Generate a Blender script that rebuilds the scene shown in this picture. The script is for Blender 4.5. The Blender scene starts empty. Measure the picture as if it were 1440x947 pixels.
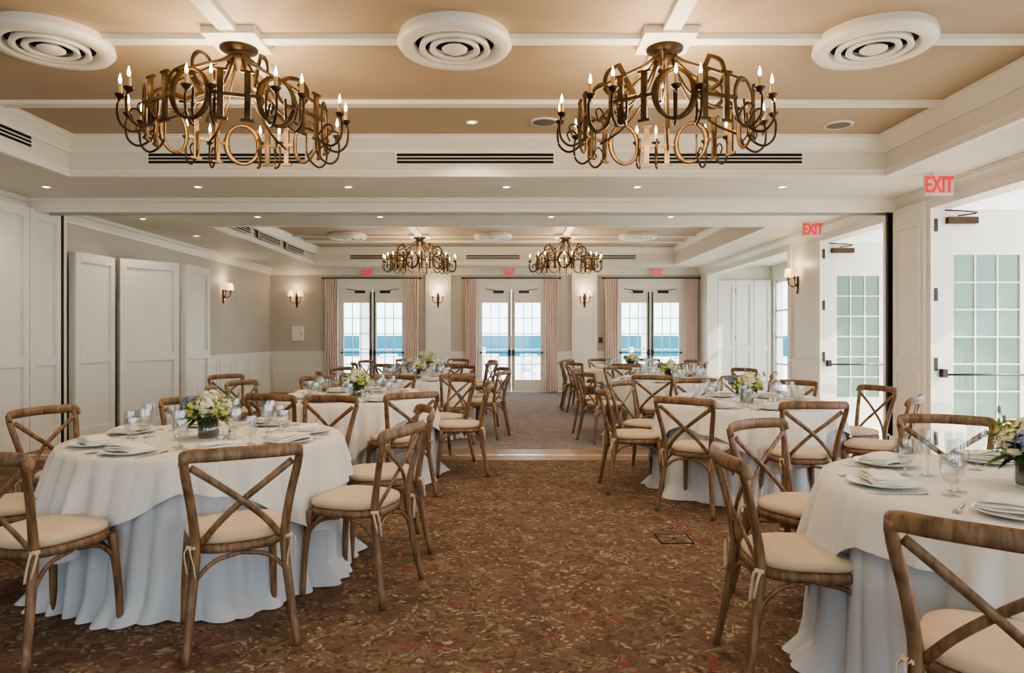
import bpy, bmesh, math, random
from mathutils import Vector, Matrix
random.seed(11)
sc = bpy.context.scene
COL = sc.collection
pi = math.pi
sc.view_settings.exposure = 0.85
try: sc.view_settings.look = 'AgX - Medium High Contrast'
except Exception: pass

# ---------------------------------------------------------------- materials
def newmat(name):
    m = bpy.data.materials.new(name); m.use_nodes = True
    nt = m.node_tree
    return m, nt, nt.nodes['Principled BSDF']
def pmat(name, col, rough=0.5, metal=0.0, var=0.0, vscale=6.0, bump=0.0, bscale=60.0, sheen=0.0, spec=None, emis=None, es=0, trans=0.0, stretch=None, vcol=None):
    m, nt, b = newmat(name)
    b.inputs['Base Color'].default_value = (*col, 1)
    b.inputs['Roughness'].default_value = rough
    b.inputs['Metallic'].default_value = metal
    if sheen: b.inputs['Sheen Weight'].default_value = sheen
    if spec is not None: b.inputs['Specular IOR Level'].default_value = spec
    if trans: b.inputs['Transmission Weight'].default_value = trans
    if emis:
        b.inputs['Emission Color'].default_value = (*emis, 1); b.inputs['Emission Strength'].default_value = es
    tc = nt.nodes.new('ShaderNodeTexCoord')
    src = tc.outputs['Object']
    if stretch:
        mp = nt.nodes.new('ShaderNodeMapping'); mp.inputs['Scale'].default_value = stretch
        nt.links.new(src, mp.inputs['Vector']); src = mp.outputs['Vector']
    if var:
        n = nt.nodes.new('ShaderNodeTexNoise'); n.inputs['Scale'].default_value = vscale; n.inputs['Detail'].default_value = 5
        nt.links.new(src, n.inputs['Vector'])
        r = nt.nodes.new('ShaderNodeValToRGB')
        c2 = vcol if vcol else tuple(c*(1-var) for c in col)
        r.color_ramp.elements[0].position = 0.3; r.color_ramp.elements[0].color = (*c2, 1)
        r.color_ramp.elements[1].position = 0.7; r.color_ramp.elements[1].color = (*[min(1, c*(1+var*0.4)) for c in col], 1)
        nt.links.new(n.outputs['Fac'], r.inputs['Fac']); nt.links.new(r.outputs['Color'], b.inputs['Base Color'])
    if bump:
        n2 = nt.nodes.new('ShaderNodeTexNoise'); n2.inputs['Scale'].default_value = bscale; n2.inputs['Detail'].default_value = 4
        nt.links.new(src, n2.inputs['Vector'])
        bp = nt.nodes.new('ShaderNodeBump'); bp.inputs['Strength'].default_value = bump; bp.inputs['Distance'].default_value = 0.01
        nt.links.new(n2.outputs['Fac'], bp.inputs['Height']); nt.links.new(bp.outputs['Normal'], b.inputs['Normal'])
    return m

M_white = pmat('white_trim_paint', (0.80, 0.77, 0.69), 0.38, var=0.03, vscale=2)
M_panel = pmat('white_door_paint', (0.74, 0.72, 0.65), 0.4, var=0.04, vscale=2)
M_wall = pmat('beige_wall_paint', (0.52, 0.48, 0.41), 0.6, var=0.04, vscale=2)
M_soff = pmat('ivory_ceiling_paint', (0.73, 0.70, 0.61), 0.6, var=0.03, vscale=1)
M_tan = pmat('tan_ceiling_paint', (0.46, 0.355, 0.24), 0.55, var=0.10, vscale=1.2)
M_black = pmat('black_metal', (0.012, 0.012, 0.012), 0.4, var=0.1)
M_dark = pmat('dark_slot', (0.01, 0.009, 0.008), 0.9, var=0.1)
M_gold = pmat('antique_brass', (0.12, 0.072, 0.027), 0.42, 0.6, var=0.6, vscale=14, bump=0.2)
M_bronze = pmat('dark_bronze', (0.07, 0.042, 0.02), 0.4, 0.7, var=0.3)
M_candle = pmat('candle_sleeve', (0.6, 0.42, 0.22), 0.5, var=0.05)
M_flame = pmat('bulb_glow', (1, 0.8, 0.5), 0.4, emis=(1, 0.62, 0.28), es=20)
M_shade = pmat('lamp_shade', (0.85, 0.7, 0.5), 0.7, emis=(1, 0.66, 0.36), es=0.7, var=0.04)
M_down = pmat('downlight_glow', (1, 0.9, 0.7), 0.4, emis=(1, 0.78, 0.5), es=5)
M_cush = pmat('cream_cushion', (0.60, 0.47, 0.33), 0.85, var=0.08, vscale=8, bump=0.15, bscale=200, sheen=0.15)
M_cloth = pmat('white_overlay_linen', (0.71, 0.69, 0.645), 0.8, var=0.05, vscale=5, bump=0.2, bscale=22)
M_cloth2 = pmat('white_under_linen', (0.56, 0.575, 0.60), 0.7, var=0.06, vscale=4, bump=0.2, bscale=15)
M_plate = pmat('white_porcelain', (0.82, 0.81, 0.77), 0.15, var=0.02)
M_nap = pmat('napkin_linen', (0.80, 0.77, 0.70), 0.85, var=0.05, bump=0.2, bscale=120)
M_steel = pmat('polished_steel', (0.55, 0.53, 0.5), 0.2, 1.0, var=0.05)
M_cur = pmat('blush_curtain', (0.78, 0.64, 0.58), 0.9, var=0.08, vscale=12, bump=0.1)
M_leaf = pmat('leaf_green', (0.04, 0.11, 0.025), 0.5, var=0.5, vscale=25)
M_leaf2 = pmat('leaf_light', (0.14, 0.25, 0.05), 0.5, var=0.4, vscale=25)
M_fwhite = pmat('petal_cream', (0.76, 0.73, 0.50), 0.7, var=0.1, vscale=20)
M_fyel = pmat('petal_chartreuse', (0.58, 0.60, 0.18), 0.7, var=0.15, vscale=20)
M_fblue = pmat('petal_blue', (0.22, 0.26, 0.40), 0.7, var=0.2, vscale=20)
M_red = pmat('exit_red', (0.75, 0.0, 0.012), 0.5, emis=(1, 0.0, 0.015), es=0.35)
M_signp = pmat('exit_sign_plate', (0.62, 0.52, 0.46), 0.3, var=0.03)
M_silver = pmat('brushed_threshold', (0.85, 0.83, 0.8), 0.25, 0.6, var=0.05)
M_grey = pmat('speaker_grey', (0.16, 0.14, 0.12), 0.7, var=0.1)
M_patio = pmat('pale_paving', (0.62, 0.60, 0.55), 0.8, var=0.12, vscale=0.6)
M_sea = pmat('sea_water', (0.0, 0.085, 0.125), 0.8, var=0.2, vscale=0.02, spec=0.02)
M_extw = pmat('outdoor_white_paint', (0.8, 0.8, 0.8), 0.5, var=0.03)

def wood(name, c1, c2, sc_=(14, 14, 2.2)):
    m, nt, b = newmat(name)
    tc = nt.nodes.new('ShaderNodeTexCoord'); mp = nt.nodes.new('ShaderNodeMapping')
    mp.inputs['Scale'].default_value = sc_
    nt.links.new(tc.outputs['Object'], mp.inputs['Vector'])
    n = nt.nodes.new('ShaderNodeTexNoise'); n.inputs['Scale'].default_value = 3; n.inputs['Detail'].default_value = 8; n.inputs['Distortion'].default_value = 0.6
    nt.links.new(mp.outputs['Vector'], n.inputs['Vector'])
    r = nt.nodes.new('ShaderNodeValToRGB')
    r.color_ramp.elements[0].position = 0.30; r.color_ramp.elements[0].color = (*c1, 1)
    r.color_ramp.elements[1].position = 0.68; r.color_ramp.elements[1].color = (*c2, 1)
    nt.links.new(n.outputs['Fac'], r.inputs['Fac']); nt.links.new(r.outputs['Color'], b.inputs['Base Color'])
    b.inputs['Roughness'].default_value = 0.42
    bp = nt.nodes.new('ShaderNodeBump'); bp.inputs['Strength'].default_value = 0.15; bp.inputs['Distance'].default_value = 0.005
    nt.links.new(n.outputs['Fac'], bp.inputs['Height']); nt.links.new(bp.outputs['Normal'], b.inputs['Normal'])
    return m
M_wood = wood('chair_oak', (0.10, 0.052, 0.024), (0.28, 0.168, 0.088))
M_strip = wood('threshold_oak', (0.22, 0.12, 0.06), (0.34, 0.21, 0.12), (2, 14, 14))

def carpet(name, base1, base2, leafc, leafc2, flowc, dark, strength=1.0):
    m, nt, b = newmat(name); N = nt.nodes.new; L = nt.links.new
    b.inputs['Roughness'].default_value = 0.95
    b.inputs['Specular IOR Level'].default_value = 0.15
    tc = N('ShaderNodeTexCoord')
    wn = N('ShaderNodeTexNoise'); wn.inputs['Scale'].default_value = 8; wn.inputs['Detail'].default_value = 2
    L(tc.outputs['Object'], wn.inputs['Vector'])
    mx = N('ShaderNodeMixRGB'); mx.blend_type = 'LINEAR_LIGHT'; mx.inputs['Fac'].default_value = 0.09
    L(tc.outputs['Object'], mx.inputs['Color1']); L(wn.outputs['Color'], mx.inputs['Color2'])
    def ramp(src, p0, p1):
        r = N('ShaderNodeValToRGB'); r.color_ramp.elements[0].position = p0; r.color_ramp.elements[1].position = p1
        L(src, r.inputs['Fac']); return r.outputs['Color']
    def mix(fac, a, c):
        k = N('ShaderNodeMixRGB'); L(fac, k.inputs['Fac'])
        if isinstance(a, tuple): k.inputs['Color1'].default_value = (*a, 1)
        else: L(a, k.inputs['Color1'])
        if isinstance(c, tuple): k.inputs['Color2'].default_value = (*c, 1)
        else: L(c, k.inputs['Color2'])
        return k.outputs['Color']
    nb = N('ShaderNodeTexNoise'); nb.inputs['Scale'].default_value = 5; nb.inputs['Detail'].default_value = 6
    L(mx.outputs['Color'], nb.inputs['Vector'])
    c = mix(ramp(nb.outputs['Fac'], 0.40, 0.6), base1, base2)
    nd = N('ShaderNodeTexNoise'); nd.inputs['Scale'].default_value = 15; nd.inputs['Detail'].default_value = 3; nd.inputs['Distortion'].default_value = 1.6
    L(tc.outputs['Object'], nd.inputs['Vector'])
    c = mix(ramp(nd.outputs['Fac'], 0.53, 0.61), c, dark)
    nl = N('ShaderNodeTexNoise'); nl.inputs['Scale'].default_value = 11; nl.inputs['Detail'].default_value = 2.5; nl.inputs['Distortion'].default_value = 2.2
    mp = N('ShaderNodeMapping'); mp.inputs['Location'].default_value = (3.1, 7.7, 0); L(mx.outputs['Color'], mp.inputs['Vector']); L(mp.outputs['Vector'], nl.inputs['Vector'])
    c = mix(ramp(nl.outputs['Fac'], 0.58, 0.62), c, leafc)
    vl = N('ShaderNodeTexVoronoi'); vl.inputs['Scale'].default_value = 26; L(mx.outputs['Color'], vl.inputs['Vector'])
    fl = N('ShaderNodeValToRGB'); fl.color_ramp.elements[0].position = 0.28; fl.color_ramp.elements[0].color = (1, 1, 1, 1); fl.color_ramp.elements[1].position = 0.40; fl.color_ramp.elements[1].color = (0, 0, 0, 1)
    L(vl.outputs['Distance'], fl.inputs['Fac'])
    nl2 = N('ShaderNodeTexNoise'); nl2.inputs['Scale'].default_value = 7; nl2.inputs['Detail'].default_value = 2.0; nl2.inputs['Distortion'].default_value = 1.2
    mp2 = N('ShaderNodeMapping'); mp2.inputs['Location'].default_value = (13.1, 1.7, 0); L(mx.outputs['Color'], mp2.inputs['Vector']); L(mp2.outputs['Vector'], nl2.inputs['Vector'])
    m1 = N('ShaderNodeMath'); m1.operation = 'MULTIPLY'; L(fl.outputs['Color'], m1.inputs[0]); L(ramp(nl2.outputs['Fac'], 0.51, 0.55), m1.inputs[1])
    c = mix(m1.outputs[0], c, leafc2)
    v = N('ShaderNodeTexVoronoi'); v.inputs['Scale'].default_value = 5.0
    L(mx.outputs['Color'], v.inputs['Vector'])
    f = N('ShaderNodeValToRGB'); f.color_ramp.elements[0].position = 0.15; f.color_ramp.elements[0].color = (1, 1, 1, 1)
    f.color_ramp.elements[1].position = 0.22; f.color_ramp.elements[1].color = (0, 0, 0, 1)
    L(v.outputs['Distance'], f.inputs['Fac'])
    n3 = N('ShaderNodeTexNoise'); n3.inputs['Scale'].default_value = 34; L(tc.outputs['Object'], n3.inputs['Vector'])
    mul = N('ShaderNodeMath'); mul.operation = 'MULTIPLY'; L(f.outputs['Color'], mul.inputs[0]); L(ramp(n3.outputs['Fac'], 0.46, 0.52), mul.inputs[1])
    c = mix(mul.outputs[0], c, flowc)
    L(c, b.inputs['Base Color'])
    bp = N('ShaderNodeBump'); bp.inputs['Strength'].default_value = 0.4; bp.inputs['Distance'].default_value = 0.004
    n4 = N('ShaderNodeTexNoise'); n4.inputs['Scale'].default_value = 260; L(tc.outputs['Object'], n4.inputs['Vector'])
    L(n4.outputs['Fac'], bp.inputs['Height']); L(bp.outputs['Normal'], b.inputs['Normal'])
    return m
M_carpet = carpet('brown_floral_carpet', (0.185, 0.118, 0.085), (0.15, 0.094, 0.068), (0.22, 0.185, 0.105), (0.34, 0.285, 0.19), (0.23, 0.06, 0.068), (0.105, 0.063, 0.046))
M_carpet2 = carpet('taupe_floral_carpet', (0.27, 0.235, 0.225), (0.235, 0.205, 0.20), (0.28, 0.26, 0.22), (0.37, 0.345, 0.31), (0.27, 0.15, 0.15), (0.19, 0.16, 0.15))  # same carpet as the near room; sheen painted in as paler, greyer colours

def glassmat(name, tint, gl=0.08, diffuse=0.0, dcol=(0.7, 0.8, 0.75)):
    m = bpy.data.materials.new(name); m.use_nodes = True; nt = m.node_tree
    nt.nodes.remove(nt.nodes['Principled BSDF']); out = nt.nodes['Material Output']
    t = nt.nodes.new('ShaderNodeBsdfTransparent'); t.inputs['Color'].default_value = (*tint, 1)
    g = nt.nodes.new('ShaderNodeBsdfGlossy'); g.inputs['Roughness'].default_value = 0.05
    mx = nt.nodes.new('ShaderNodeMixShader'); mx.inputs['Fac'].default_value = gl
    nt.links.new(t.outputs[0], mx.inputs[1]); nt.links.new(g.outputs[0], mx.inputs[2])
    last = mx
    if diffuse:
        d = nt.nodes.new('ShaderNodeBsdfTranslucent'); d.inputs['Color'].default_value = (*dcol, 1)
        d2 = nt.nodes.new('ShaderNodeBsdfDiffuse'); d2.inputs['Color'].default_value = (*dcol, 1)
        ms = nt.nodes.new('ShaderNodeMixShader'); nt.links.new(d.outputs[0], ms.inputs[1]); nt.links.new(d2.outputs[0], ms.inputs[2])
        m2 = nt.nodes.new('ShaderNodeMixShader'); m2.inputs['Fac'].default_value = diffuse
        nt.links.new(mx.outputs[0], m2.inputs[1]); nt.links.new(ms.outputs[0], m2.inputs[2]); last = m2
    nt.links.new(last.outputs[0], out.inputs['Surface'])
    return m
M_glass = glassmat('clear_window_glass', (0.93, 0.97, 0.97), 0.04)
M_frost = glassmat('frosted_door_glass', (0.80, 0.95, 0.9), 0.05, 0.78, (0.30, 0.41, 0.36))
M_ware = glassmat('stemware_glass', (0.9, 0.92, 0.92), 0.22)

# ---------------------------------------------------------------- mesh builder
def catmull(pts, sub, closed=False):
    pts = [Vector(p) for p in pts]; n = len(pts); out = []
    if n < 3 and not closed:
        return pts, [0.0, 1.0]
    segs = n if closed else n-1; ts = []
    for i in range(segs):
        if closed:
            p0, p1, p2, p3 = pts[(i-1) % n], pts[i], pts[(i+1) % n], pts[(i+2) % n]
        else:
            p1, p2 = pts[i], pts[i+1]
            p0 = pts[i-1] if i > 0 else p1*2-p2
            p3 = pts[i+2] if i+2 < n else p2*2-p1
        for k in range(sub):
            t = k/sub
            out.append(0.5*((2*p1)+(p2-p0)*t+(2*p0-5*p1+4*p2-p3)*t*t+(3*p1-p0-3*p2+p3)*t**3)); ts.append(i+t)
    if not closed:
        out.append(pts[-1]); ts.append(n-1)
    return out, ts

class MB:
    def __init__(s): s.v = []; s.f = []; s.m = []; s.s = []; s.mats = []; s.T = Matrix()
    def mi(s, m):
        if m not in s.mats: s.mats.append(m)
        return s.mats.index(m)
    def av(s, p): s.v.append(tuple(s.T @ Vector(p))); return len(s.v)-1
    def af(s, ids, m, sm=False): s.f.append(ids); s.m.append(s.mi(m)); s.s.append(sm)
    def box(s, x0, x1, y0, y1, z0, z1, m):
        if x0 > x1: x0, x1 = x1, x0
        if y0 > y1: y0, y1 = y1, y0
        if z0 > z1: z0, z1 = z1, z0
        i = [s.av(p) for p in ((x0,y0,z0),(x1,y0,z0),(x1,y1,z0),(x0,y1,z0),(x0,y0,z1),(x1,y0,z1),(x1,y1,z1),(x0,y1,z1))]
        for q in ((3,2,1,0),(4,5,6,7),(0,1,5,4),(1,2,6,5),(2,3,7,6),(3,0,4,7)):
            s.af([i[k] for k in q], m)
    def sweep(s, pts, ra, rb, m, n=8, up=(0,0,1), closed=False, sub=5, flat=False):
        P, ts = catmull(pts, sub, closed); up = Vector(up); rings = []
        def rad(r, t):
            if isinstance(r, (int, float)): return r
            i = min(int(t), len(r)-2) if not closed else int(t); f = t-i
            return r[i % len(r)]*(1-f)+r[(i+1) % len(r)]*f
        N = len(P)
        for k, p in enumerate(P):
            a = P[k-1] if (k > 0 or closed) else P[k]; c = P[(k+1) % N] if (k < N-1 or closed) else P[k]
            t = (c-a).normalized(); u = up
            if abs(t.dot(u)) > 0.97: u = Vector((0, 1, 0)) if abs(t.y) < 0.9 else Vector((1, 0, 0))
            side = t.cross(u).normalized(); nn = side.cross(t).normalized()
            A = rad(ra, ts[k]); B = rad(rb, ts[k])
            if n == 4:
                cs = [(-1,-1),(1,-1),(1,1),(-1,1)]
            else:
                cs = [(math.cos(2*pi*j/n), math.sin(2*pi*j/n)) for j in range(n)]
            rings.append([s.av(p+side*A*cx+nn*B*cy) for cx, cy in cs])
        R = N if closed else N-1
        for k in range(R):
            a, b = rings[k], rings[(k+1) % N]
            for j in range(n):
                s.af([a[j], a[(j+1) % n], b[(j+1) % n], b[j]], m, n > 4)
        if not closed:
            s.af(list(reversed(rings[0])), m); s.af(rings[-1], m)
    def lathe(s, prof, m, n=20, c=(0,0,0), sx=1, sy=1):
        rings = []
        for r, z in prof:
            if r < 1e-6: rings.append([s.av((c[0], c[1], c[2]+z))])
            else: rings.append([s.av((c[0]+r*sx*math.cos(2*pi*j/n), c[1]+r*sy*math.sin(2*pi*j/n), c[2]+z)) for j in range(n)])
        for a, b in zip(rings[:-1], rings[1:]):
            for j in range(n):
                k = (j+1) % n
                if len(a) == 1 and len(b) == 1: continue
                if len(a) == 1: s.af([a[0], b[k], b[j]], m, True)
                elif len(b) == 1: s.af([a[j], a[k], b[0]], m, True)
                else: s.af([a[j], a[k], b[k], b[j]], m, True)
    def looptrim(s, x0, x1, y0, y1, prof, m):
        R = [[s.av(p) for p in ((x0+o, y0+o, z), (x1-o, y0+o, z), (x1-o, y1-o, z), (x0+o, y1-o, z))] for o, z in prof]
        for a, b in zip(R[:-1], R[1:]):
            for j in range(4):
                k = (j+1) % 4; s.af([a[j], a[k], b[k], b[j]], m)
    def build(s, name, loc=(0,0,0), rot=0.0, bevel=0, parent=None):
        me = bpy.data.meshes.new(name); me.from_pydata(s.v, [], s.f)
        for m in s.mats: me.materials.append(m)
        me.polygons.foreach_set('material_index', s.m); me.polygons.foreach_set('use_smooth', s.s)
        me.update()
        bm = bmesh.new(); bm.from_mesh(me); bmesh.ops.recalc_face_normals(bm, faces=bm.faces); bm.to_mesh(me); bm.free()
        o = inst(me, name, loc, rot, parent)
        if bevel:
            b = o.modifiers.new('bevel', 'BEVEL'); b.width = bevel; b.segments = 2; b.limit_method = 'ANGLE'
        return o
def inst(me, name, loc=(0,0,0), rot=0.0, parent=None):
    o = bpy.data.objects.new(name, me); o.location = loc; o.rotation_euler = (0, 0, rot); COL.objects.link(o)
    if parent: o.parent = parent
    return o

# ---------------------------------------------------------------- room dims
XL, XR, YF, YB = -5.64, 4.60, 16.3, -3.0
ZC, ZT = 2.95, 3.33

# floor
b = MB(); b.box(XL-0.2, XR+0.2, YB-0.2, 7.42, -0.05, 0, M_carpet); b.build('floor')
b = MB(); b.box(XL-0.2, XR+0.2, 8.12, YF+0.2, -0.05, 0, M_carpet2); b.box(XR+0.2, 6.5, 10.95, 16.0, -0.05, 0, M_carpet2); b.build('floor_far_room')
b = MB(); b.box(XL, XR, 7.42, 8.12, -0.05, 0.004, M_strip); b.box(XL, XR, 7.69, 7.76, 0.0, 0.008, M_silver); b.build('trim_1_floor_threshold')
b = MB()
for (x0, x1, y0, y1) in ((-.11,.11,-.11,-.10),(-.11,.11,.10,.11),(-.11,-.10,-.11,.11),(.10,.11,-.11,.11)):
    b.box(x0, x1, y0, y1, 0.0, 0.004, M_dark)
b.box(-.10, .10, -.10, .10, 0, 0.003, M_carpet); b.box(-.015, .015, -.01, .01, 0, 0.005, M_dark)
b.build('floor_outlet_box', (1.12, 4.56, 0))

def wall_x(b, y0, y1, x0, x1, z1, ops, m):
    cur = x0
    for a0, a1, za, zb in sorted(ops):
        if a0 > cur: b.box(cur, a0, y0, y1, 0, z1, m)
        if za > 0: b.box(a0, a1, y0, y1, 0, za, m)
        if zb < z1: b.box(a0, a1, y0, y1, zb, z1, m)
        cur = a1
    if cur < x1: b.box(cur, x1, y0, y1, 0, z1, m)
def wall_y(b, x0, x1, y0, y1, z1, ops, m):
    cur = y0
    for a0, a1, za, zb in sorted(ops):
        if a0 > cur: b.box(x0, x1, cur, a0, 0, z1, m)
        if za > 0: b.box(x0, x1, a0, a1, 0, za, m)
        if zb < z1: b.box(x0, x1, a0, a1, zb, z1, m)
        cur = a1
    if cur < y1: b.box(x0, x1, cur, y1, 0, z1, m)

DOORS = [(-4.02, -2.36), (-0.71, 0.95), (2.62, 4.26)]
b = MB(); wall_x(b, YF, YF+0.2, XL-0.2, XR+0.2, 3.0, [(a, c, 0, 2.62) for a, c in DOORS], M_wall); b.build('wall_far')
b = MB(); wall_y(b, XL-0.2, XL, YB, YF, 3.0, [], M_wall); b.build('wall_left')
ROP = [(-2.4, -0.6, 0.0, 2.72), (0.3, 2.0, 0.0, 2.72), (2.9, 4.6, 0.0, 2.72), (5.6, 7.35, 0, 2.73), (8.28, 9.95, 0, 2.73), (11.1, 15.5, 0, 2.73)]  # first three openings are out of view, added to let in fill daylight
b = MB(); wall_y(b, XR, XR+0.2, YB, YF, 3.0, ROP, M_panel); b.build('wall_right')
BOP = [(-5.2, -3.2, 0.5, 2.7), (-1.8, 1.2, 0.5, 2.7), (2.2, 4.2, 0.5, 2.7)]  # unseen windows behind the camera, added as a daylight fill
b = MB(); wall_x(b, YB-0.2, YB, XL-0.2, XR+0.2, 3.0, BOP, M_wall); b.build('wall_back')
for k, (a, c, z0, z1) in enumerate(BOP):
    b = MB(); b.box(a, c, YB-0.12, YB-0.11, z0, z1, M_glass); n = 4
    for i in range(n+1):
        x = a+(c-a-0.04)*i/n; b.box(x, x+0.04, YB-0.15, YB-0.07, z0, z1, M_white)
    for i in range(4):
        z = z0+(z1-z0-0.04)*i/3; b.box(a, c, YB-0.15, YB-0.07, z, z+0.04, M_white)
    b.build('window_%d' % (k+2))
# annex
AX = 6.08
b = MB(); wall_y(b, AX, AX+0.2, 10.95, 15.9, 3.0, [(11.6, 15.5, 0.1, 2.6)], M_panel); b.build('wall_annex_right')
b = MB(); wall_x(b, 15.7, 15.9, XR+0.2, AX, 3.0, [], M_panel); wall_x(b, 10.95, 11.08, XR+0.2, AX, 3.0, [], M_panel); b.build('wall_annex_ends')
b = MB(); b.box(AX+0.06, AX+0.07, 11.6, 15.5, 0.1, 2.6, M_glass)
for y in (11.6, 12.57, 13.55, 14.5, 15.46): b.box(AX+0.04, AX+0.10, y, y+0.04, 0.1, 2.6, M_white)
for z in (0.1, 0.7, 1.3, 1.9, 2.55): b.box(AX+0.04, AX+0.10, 11.6, 15.5, z, z+0.04, M_white)
b.build('window_1')

# ceilings
T1 = (-4.36, 3.78, -1.6, 6.8); T2 = (-4.30, 3.82, 9.9, 15.3)
b = MB()
def soff(x0, x1, y0, y1): b.box(x0, x1, y0, y1, ZC, 3.5, M_soff)
soff(XL-0.2, T1[0], YB-0.2, YF+0.2); soff(T1[1], XR+0.2, YB-0.2, YF+0.2)
soff(T1[0], T1[1], YB-0.2, T1[2]); soff(T1[0], T1[1], T1[3], T2[2]); soff(T1[0], T1[1], T2[3], YF+0.2)
soff(XR+0.2, 6.5, 10.95, 15.9)
b.build('ceiling_soffit')
b = MB(); b.box(T1[0]-.1, T1[1]+.1, T1[2]-.1, T1[3]+.1, ZT, ZT+0.1, M_tan); b.box(T2[0]-.1, T2[1]+.1, T2[2]-.1, T2[3]+.1, ZT, ZT+0.1, M_tan); b.build('ceiling')
crown = [(0, ZT-0.15), (0.02, ZT-0.15), (0.025, ZT-0.12), (0.05, ZT-0.09), (0.09, ZT-0.045), (0.11, ZT-0.03), (0.11, ZT-0.012), (0.135, ZT-0.012), (0.135, ZT)]
lip = [(0, ZC+0.075), (0.018, ZC+0.065), (0.018, ZC+0.02), (0.03, ZC+0.01), (0.03, ZC-0.012), (-0.03, ZC-0.012), (-0.03, ZC+0.003)]
for k, T in enumerate((T1, T2)):
    b = MB(); b.looptrim(T[0], T[1], T[2], T[3], crown, M_white); b.looptrim(T[0], T[1], T[2], T[3], lip, M_white); b.build('trim_%d_tray_crown' % (k+2))
BX = (-1.77, 1.05)
b = MB()
for x in BX: b.box(x-0.055, x+0.055, T1[2], 5.72, ZT-0.035, ZT, M_white)
for y in (0.7, 1.95, 3.2, 4.5, 5.75): b.box(T1[0], T1[1], y-0.05, y+0.05, ZT-0.036, ZT, M_white)
for x in BX: b.box(x-0.17, x+0.17, 4.5-0.17, 4.5+0.17, ZT-0.05, ZT, M_white)
b.build('trim_4_coffer_beams')
b = MB()
for x in (-1.70, 1.16): b.box(x-0.065, x+0.065, 11.2, 14.2, ZT-0.035, ZT, M_white); b.box(x-0.2, x+0.2, 13.2, 13.6, ZT-0.05, ZT, M_white)
for y in (11.2, 12.1, 13.4, 14.2): b.box(T2[0], T2[1], y-0.06, y+0.06, ZT-0.036, ZT, M_white)
b.build('trim_5_coffer_beams_far')
wc = [(0, ZC-0.15), (0.02, ZC-0.145), (0.03, ZC-0.11), (0.07, ZC-0.05), (0.10, ZC-0.035), (0.10, ZC-0.015), (0.125, ZC-0.015), (0.125, ZC)]
b = MB(); b.looptrim(XL, XR, 8.2, YF, wc, M_white); b.looptrim(XL, XR, YB, 8.0, wc, M_white); b.build('trim_6_wall_crown')
b = MB(); b.box(XL, XR, 8.0, 8.2, ZC-0.03, ZC, M_soff); b.box(XL, XR, 8.09, 8.105, ZC-0.032, ZC-0.02, M_grey); b.build('trim_7_partition_track')

def vent(w, h, name, loc, rot):
    b = MB(); b.box(-w/2, w/2, -0.008, 0.0, 0, h, M_dark)
    b.box(-w/2-.02, w/2+.02, -0.016, 0, h, h+.014, M_white); b.box(-w/2-.02, w/2+.02, -0.016, 0, -.014, 0, M_white)
    b.box(-w/2-.02, -w/2, -0.016, 0, 0, h, M_white); b.box(w/2, w/2+.02, -0.016, 0, 0, h, M_white)
    for k in (1, 2): b.box(-w/2, w/2, -0.014, 0, h*k/3-0.005, h*k/3+0.005, M_white)
    return b.build(name, loc, rot)
for xp in (-2.78, -0.31, 2.16): vent(1.56, 0.10, 'air_vent', (xp, T1[3]-0.002, 3.07), 0)
for xp in (-2.9, -0.3, 2.3): vent(1.2, 0.09, 'air_vent', (xp, T2[3]-0.002, 3.07), 0)
for yp in (10.9, 12.4, 13.9): vent(1.1, 0.09, 'air_vent', (T2[0]+0.002, yp, 3.07), pi/2)
for yp in (5.6, 3.4): vent(1.3, 0.10, 'air_vent', (T1[0]+0.002, yp, 3.08), pi/2)

def diffuser():
    b = MB()
    b.lathe([(0.36, 0.03), (0.372, -0.01), (0.375, -0.03), (0.355, -0.055), (0.29, -0.062), (0.268, -0.05), (0.258, 0.0)], M_white, 56)
    b.lathe([(0.258, -0.012), (0.0, -0.010)], M_dark, 48)
    for r in (0.222, 0.155):
        b.lathe([(r, -0.016), (r+0.012, -0.060), (r+0.004, -0.066), (r-0.028, -0.056), (r-0.030, -0.050), (r-0.004, -0.045), (r-0.008, -0.016)], M_white, 48)
    b.lathe([(0.0, -0.080), (0.045, -0.078), (0.082, -0.060), (0.085, -0.052), (0.04, -0.02)], M_white, 40)
    return b
d0 = None
for (x, y) in ((-3.0, 4.50), (-0.34, 4.50), (2.42, 4.50), (-3.1, 13.3), (-0.26, 13.3), (2.56, 13.3), (-2.98, 1.4), (-0.34, 1.4), (2.38, 1.4)):
    if d0 is None: d0 = diffuser().build('ceiling_air_diffuser', (x, y, ZT-0.03)); 
    else: inst(d0.data, 'ceiling_air_diffuser', (x, y, ZT-0.03))
for (x, y) in ((0.35, 6.28), (3.1, 6.37)):
    b = MB(); b.lathe([(0, -0.012), (0.10, -0.012), (0.105, -0.01)], M_grey, 28); b.lathe([(0.105, -0.012), (0.125, -0.012), (0.13, 0)], M_soff, 28); b.build('ceiling_speaker', (x, y, ZT))

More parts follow.
